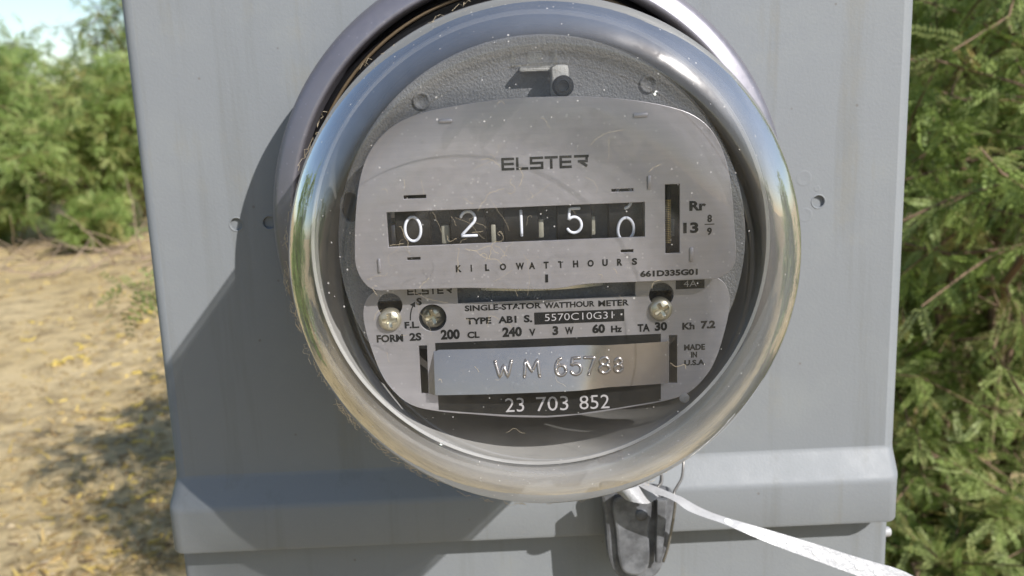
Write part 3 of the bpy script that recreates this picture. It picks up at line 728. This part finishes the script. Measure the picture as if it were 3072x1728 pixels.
l2 = [pt((44.08,-105.72), 30), pt((40.05,-105.35), 36), pt((36.70,-103.76), 40), pt((31.52,-103.37), 38), pt((30.81,-106.11), 28)]
ribbon('strap_loop', u2, l2)
# raised pads along the strap
US, LS = spline(uu, 10, False), spline(ll, 10, False)
for k in (62, 72, 82, 91, 100, 108, 116, 124):
    a, b = Vector(US[k]), Vector(LS[k]); a2, b2 = Vector(US[k+1]), Vector(LS[k+1])
    c = a.lerp(b, .48); ax = ((a2+b2)-(a+b)).normalized(); by = (b-a).normalized(); nz = ax.cross(by).normalized()
    if nz.y > 0: nz = -nz
    by = nz.cross(ax); g = G(); nn = 20
    for rr, hh in ((1.0, -.2), (.92, .22), (.6, .34)):
        g.v += [tuple(c+ax*(1.8*rr*math.cos(2*PI*i/nn))+by*(1.25*rr*math.sin(2*PI*i/nn))+nz*hh) for i in range(nn)]
    for q in range(2):
        for i in range(nn): g.f.append((q*nn+i, q*nn+(i+1) % nn, (q+1)*nn+(i+1) % nn, (q+1)*nn+i))
    g.f.append(tuple(2*nn+i for i in range(nn)))
    smooth_by_angle(g.obj('strap_pad', 'pad', main), 40)

# ================================================================== PLANTS
def leaf_mesh(pairs, fork=True, ll=.17, seed=0, width=.055):
    """feathery leaf, unit length: narrow leaflets in pairs along one or two ribs"""
    r = random.Random(seed); V = []; F = []
    for a0 in ((.45, -.45) if fork else (0.0,)):
        ca, sa = math.cos(a0), math.sin(a0)
        def tr(x, y, z): return (x*ca-y*sa, x*sa+y*ca, z)
        nb = len(V); V += [tr(0, -.008, 0), tr(0, .008, 0), tr(1, .003, -.12), tr(1, -.003, -.12)]; F.append((nb, nb+1, nb+2, nb+3))
        for i in range(pairs):
            t = .12+.88*i/max(1, pairs-1); zz = -.12*t*t; l = ll*(1-.35*abs(2*t-1)**2)*r.uniform(.85, 1.1)
            for s in (1, -1):
                an = math.radians(r.uniform(55, 72)); dx, dy = math.cos(an)*l, s*math.sin(an)*l; up_ = r.uniform(-.02, .05)
                wx, wy = -s*math.sin(an)*width/2*s, math.cos(an)*width/2
                nb = len(V); V += [tr(t, 0, zz), tr(t+dx*.5+width*.4, dy*.5-s*wy*.6, zz+up_), tr(t+dx, dy, zz+up_), tr(t+dx*.45-width*.4, dy*.5+s*wy*.6, zz+up_)]
                F.append((nb, nb+1, nb+2, nb+3))
    return np.array(V), F

def foliage(name, base, pos, dirs, size, mat, parent, tone, kind='stuff', roll=None):
    """many leaves joined into one mesh; quads only"""
    V0, F0 = base; F0 = np.array(F0); N = len(pos)
    d = dirs/np.linalg.norm(dirs, axis=1)[:, None]
    up_ = np.tile([0, 0, 1.0], (N, 1))+rng.normal(0, .45, (N, 3))
    s = np.cross(up_, d); s /= np.linalg.norm(s, axis=1)[:, None]; n_ = np.cross(d, s)
    off = np.array(wloc(parent))
    P_ = pos[:, None, :]-off+size[:, None, None]*(V0[None, :, 0, None]*d[:, None, :]+V0[None, :, 1, None]*s[:, None, :]+V0[None, :, 2, None]*n_[:, None, :])
    me = bpy.data.meshes.new(name); nv = len(V0); nf = len(F0)
    me.vertices.add(N*nv); me.vertices.foreach_set('co', P_.astype(np.float32).ravel())
    fa = (F0[None]+(np.arange(N)*nv)[:, None, None]).reshape(-1)
    me.loops.add(N*nf*4); me.loops.foreach_set('vertex_index', fa.astype(np.int32))
    me.polygons.add(N*nf); me.polygons.foreach_set('loop_start', (np.arange(N*nf)*4).astype(np.int32))
    at = me.attributes.new('tone', 'FLOAT', 'POINT'); at.data.foreach_set('value', np.repeat(tone, nv).astype(np.float32))
    me.update(calc_edges=True); me.materials.append(MAT[mat])
    o = bpy.data.objects.new(name, me); C.objects.link(o); o.parent = parent
    return tag(o, kind=kind)

def shrub(name, label, x, y, h, spread, nst, ntw, nleaf, lsize, base, mat, group, lean=(0, 0), keep=None, stem_r=.014, low=.15, cat='shrub'):
    """arching stems from one base, twigs along them, leaves along the twigs"""
    z0 = hgt(x, y)-.02
    root = thing(name, label, cat, (x, y, z0), group)
    g = G(); tw = []
    r = random.Random(hash((round(x*100), round(y*100))) & 0xffff)
    for i in range(nst):
        a = 2*PI*(i+r.random()*.8)/nst; sp_ = spread*r.uniform(.35, 1.0); hh = h*r.uniform(.55, 1.0)*(1-.35*(sp_/spread)**2)
        pts = []
        for k in range(9):
            t = k/8; o_ = sp_*(t**1.25); jit = .035*h*t
            pts.append(Vector((x+math.cos(a)*o_+lean[0]*t*t+r.gauss(0, jit), y+math.sin(a)*o_+lean[1]*t*t+r.gauss(0, jit), z0+hh*math.sin(t*PI*.55)/math.sin(PI*.55)+r.gauss(0, jit*.6))))
        g.tube(pts, [stem_r*(1-.8*k/8) for k in range(9)], 5)
        for k in range(ntw):
            t = low+(1-low)*math.sqrt(r.random()); f_ = t*8; i0 = min(7, int(f_)); p = pts[i0].lerp(pts[i0+1], f_-i0)
            d = Vector((r.gauss(0, 1), r.gauss(0, 1), r.gauss(.25, .7))).normalized()
            ln = h*r.uniform(.10, .24); q = [p]
            for m_ in range(4): d = (d+Vector((r.gauss(0, .25), r.gauss(0, .25), r.gauss(-.12, .2)))).normalized(); q.append(q[-1]+d*ln/4)
            tw.append(q); g.tube(q, [stem_r*.25, stem_r*.2, stem_r*.17, stem_r*.13, stem_r*.1], 3, False)
    off = Vector((x, y, z0))
    mobj('stem', g.v, g.f, 'bark', root, True)
    tw_ = np.array([[tuple(p) for p in q] for q in tw]); N = nleaf
    ti = rng.integers(0, len(tw_), N); t = rng.random(N)*3.999; i0 = t.astype(int); fr_ = (t-i0)[:, None]
    A, B = tw_[ti, i0], tw_[ti, i0+1]; pos = A+(B-A)*fr_; d = (B-A); d /= np.linalg.norm(d, axis=1)[:, None]
    d = d+rng.normal(0, .75, (N, 3)); d[:, 2] -= .25
    pos[:, 2] = np.maximum(pos[:, 2], z0+.05)
    size = lsize*rng.uniform(.6, 1.25, N); tone = np.clip((.55*rng.random(len(tw_)))[ti]+.4*rng.random(N), 0, .97)
    if keep:                                  # the leaves nearest the viewer become parts of their own
        cp = np.array(cam.matrix_world.translation); R3 = np.array(M3)
        q = (pos-cp)@R3; dep = -q[:, 2]; sx_ = q[:, 0]/dep; sy_ = q[:, 1]/dep
        vis = (sx_ > .40) & (sx_ < .57) & (np.abs(sy_) < .33) & (dep > .2)
        near = np.argsort(np.where(vis, dep, 99))[:keep]; rest = np.setdiff1d(np.arange(N), near)
        me = bpy.data.meshes.new('leaf'); V0, F0 = base; me.from_pydata([tuple(v_) for v_ in V0], [], F0); me.materials.append(MAT[mat])
        at = me.attributes.new('tone', 'FLOAT', 'POINT'); at.data.foreach_set('value', [0.0]*len(V0))
        for i in near:
            o = bpy.data.objects.new('leaf', me); C.objects.link(o); o.parent = root
            dd = Vector(d[i]).normalized(); u_ = Vector((0, 0, 1))+Vector(rng.normal(0, .45, 3)); s_ = u_.cross(dd).normalized(); n_ = dd.cross(s_)
            o.matrix_local = Matrix.Translation(Vector(pos[i])-off) @ Matrix((dd, s_, n_)).transposed().to_4x4() @ Matrix.Scale(size[i], 4)
        pos, d, size, tone = pos[rest], d[rest], size[rest], tone[rest]
    foliage('foliage', base, pos, d, size, mat, root, tone)
    return root

LR = leaf_mesh(13, True, .16, 3, .075)
LL = leaf_mesh(7, True, .22, 5, .10)
LB = leaf_mesh(5, False, .26, 6, .13)
RG, LG = 'feathery shrubs right of the meter box', 'green shrubs on the sand left of the meter box'
shrub('shrub', 'dense sage green shrub with feathery leaves, close behind the right side of the box', 1.06, 1.70, 2.15, .95, 20, 40, 15000, .060, LR, 'leafR', RG, keep=300, low=.02)
shrub('shrub', 'low sage green shrub filling the lower right corner in front of the taller one', .98, 1.42, .95, .50, 16, 30, 6000, .055, LR, 'leafR', RG, low=.0)
shrub('shrub', 'darker feathery shrub behind the close one at the right edge', 2.2, 3.0, 2.7, 1.3, 22, 22, 6000, .10, LB, 'leafR', RG, low=.02)
shrub('shrub', 'tall bushy tree shrub furthest back on the right', 2.9, 5.2, 3.4, 1.7, 20, 20, 6000, .14, LB, 'leafR', RG, low=.02)
lefts = [(-4.55, 10.6, 2.3, 1.35, 'bright green feathery shrub nearest the box, right of the others on the left side'),
         (-6.35, 10.9, 2.6, 1.5, 'bright green shrub at the left edge above bare twigs'),
         (-5.0, 12.9, 3.3, 1.35, 'taller shrub whose tip reaches into the sky beside the box'),
         (-7.5, 13.6, 2.85, 1.6, 'hazy green shrub behind the leftmost one, under the open sky'),
         (-9.2, 17.0, 3.0, 2.0, 'pale distant shrub on the skyline at the far left'),
         (-6.7, 17.5, 3.1, 2.0, 'pale distant shrub on the skyline next to the tall tip')]
lefts += [(-5.95, 10.5, 1.0, 1.1, 'low spreading shrub in front of the taller left ones, just above the sand')]
for i, (x, y, h, s, lb) in enumerate(lefts):
    shrub('shrub', lb, x, y, h, s, 24, 24, (3000 if h < 1.3 else 8000) if y < 12 else 7000, .14, LL if y < 12 else LB, 'leafL', LG, low=.0)
shrub('sprig', 'low leafy sprig sprawling over the sand in front of the left shrubs', -4.40, 9.8, .6, .5, 10, 10, 700, .13, LL, 'leafL', None, low=.1, stem_r=.008)
shrub('shrub', 'open shrub hidden behind the box, its shade streaking the sand on the left', -.45, 2.7, 1.95, .58, 12, 14, 3200, .10, LB, 'leafR', RG, low=.25)
shrub('shrub', 'small open shrub hidden close behind the box, shading the sand nearest the viewer', -.22, 1.75, 1.5, .40, 8, 12, 1500, .09, LB, 'leafR', RG, low=.3)
# shrubs and ground behind the viewer, mirrored in the cover
for i, (x, y, h, s) in enumerate(((-2.5, .7, 2.3, 1.25), (-2.9, -1.9, 2.0, 1.3), (2.35, .0, 1.8, .95), (3.4, -3.4, 1.8, 1.3), (.6, -6.5, 1.9, 1.6), (-2.6, -7.0, 2.0, 1.6))):
    shrub('shrub', 'green shrub on the sand %s' % ('left of the box beyond the picture', 'behind the viewer on the left', 'right of the box beyond the picture', 'behind the viewer on the right', 'far behind the viewer straight back', 'far behind the viewer to the left')[i], x, y, h, s, 18, 18, 7000, .15, LB, 'leafL', 'shrubs around the viewer', low=.05)

# ================================================================== LITTER ON THE SAND
N = 9000
yy = 2.4+9.0*rng.random(N)**1.2; xx = yy*rng.uniform(-.66, -.28, N)
d = rng.normal(0, 1, (N, 3)); d[:, 2] *= .25
zz = np.array([hgt(a, b) for a, b in zip(xx, yy)])+.006
q = (np.array([(0, -.13, 0), (1, -.05, .04), (1, .05, .04), (0, .13, 0)]), [(0, 1, 2, 3)])
foliage('leaf_litter', q, np.stack([xx, yy, zz], 1), d, rng.uniform(.015, .055, N), 'litter', None, rng.random(N))
tag(bpy.data.objects['leaf_litter'], 'dry leaf litter scattered over the sand', 'leaf litter')
bm = bmesh.new(); bmesh.ops.create_icosphere(bm, subdivisions=1, radius=.5)
pv = np.array([tuple(q.co) for q in bm.verts]); pf = np.array([[q.index for q in f_.verts] for f_ in bm.faces]); bm.free()
N = 800; yy = 2.4+8.5*rng.random(N)**1.3; xx = yy*rng.uniform(-.66, -.28, N); ss = .006+.026*rng.random(N)**4
vv = pv[None]*(ss[:, None]*rng.uniform(.6, 1.3, (N, 3)))[:, None, :]*rng.uniform(.8, 1.2, (N, len(pv), 1))
vv += np.stack([xx, yy, [hgt(a, b) for a, b in zip(xx, yy)]], 1)[:, None, :]
ff = (pf[None]+(np.arange(N)*len(pv))[:, None, None]).reshape(-1, 3)
tag(mobj('gravel', vv.reshape(-1, 3).tolist(), ff.tolist(), 'rock'), 'small pale pebbles and grit scattered in the sand', 'gravel', kind='stuff')
pods = []
g0s = []
for k in range(4):
    g = G(); a0 = random.uniform(1.2, 3.4); ln = random.uniform(.9, 1.2); pts = []; p = Vector((0, 0, 0)); a = 0
    for i in range(11): pts.append((p.x, p.y, .06+.05*math.sin(i*.9))); p += Vector((math.cos(a), math.sin(a), 0))*ln/10; a += a0/10*(1 if k < 3 else math.cos(i)*2)
    g.tube(pts, [.015]+[.038]*9+[.015], 6)
    me = bpy.data.meshes.new('seed_pod'); me.from_pydata(g.v, [], g.f); me.materials.append(MAT['pod']); me.polygons.foreach_set('use_smooth', [True]*len(me.polygons)); g0s.append(me)
for i in range(36):
    y = random.uniform(2.7, 6.6); x = y*random.uniform(-.57, -.385)
    o = bpy.data.objects.new('seed_pod', random.choice(g0s)); C.objects.link(o)
    o.location = (x, y, hgt(x, y)); o.rotation_euler = (random.uniform(-.2, .2), random.uniform(-.2, .2), random.uniform(0, 6.3)); s_ = random.uniform(.10, .15); o.scale = (s_, s_, s_)
    tag(o, 'curled yellow seed pod lying on the sand left of the box', 'seed pod', 'yellow seed pods on the sand')
for i in range(46):
    y = random.uniform(8.0, 10.6); x = y*random.uniform(-.58, -.38); g = G(); p = Vector((x, y, hgt(x, y)+.02)); d = Vector((random.gauss(0, 1), random.gauss(0, .6), random.uniform(0, .35))).normalized(); pts = [p]
    for k in range(6): d = (d+Vector((random.gauss(0, .2), random.gauss(0, .2), random.gauss(0, .1)))).normalized(); pts.append(pts[-1]+d*random.uniform(.09, .2))
    for q in pts: q.z = max(q.z, hgt(q.x, q.y)+.012)
    g.tube(pts, [.009-.001*k for k in range(7)], 5)
    o = mobj('twig', g.v, g.f, 'twig', None, True)
    tag(o, 'bare dry twig lying on the sand under the left shrubs', 'twig', 'dry twigs under the left shrubs')
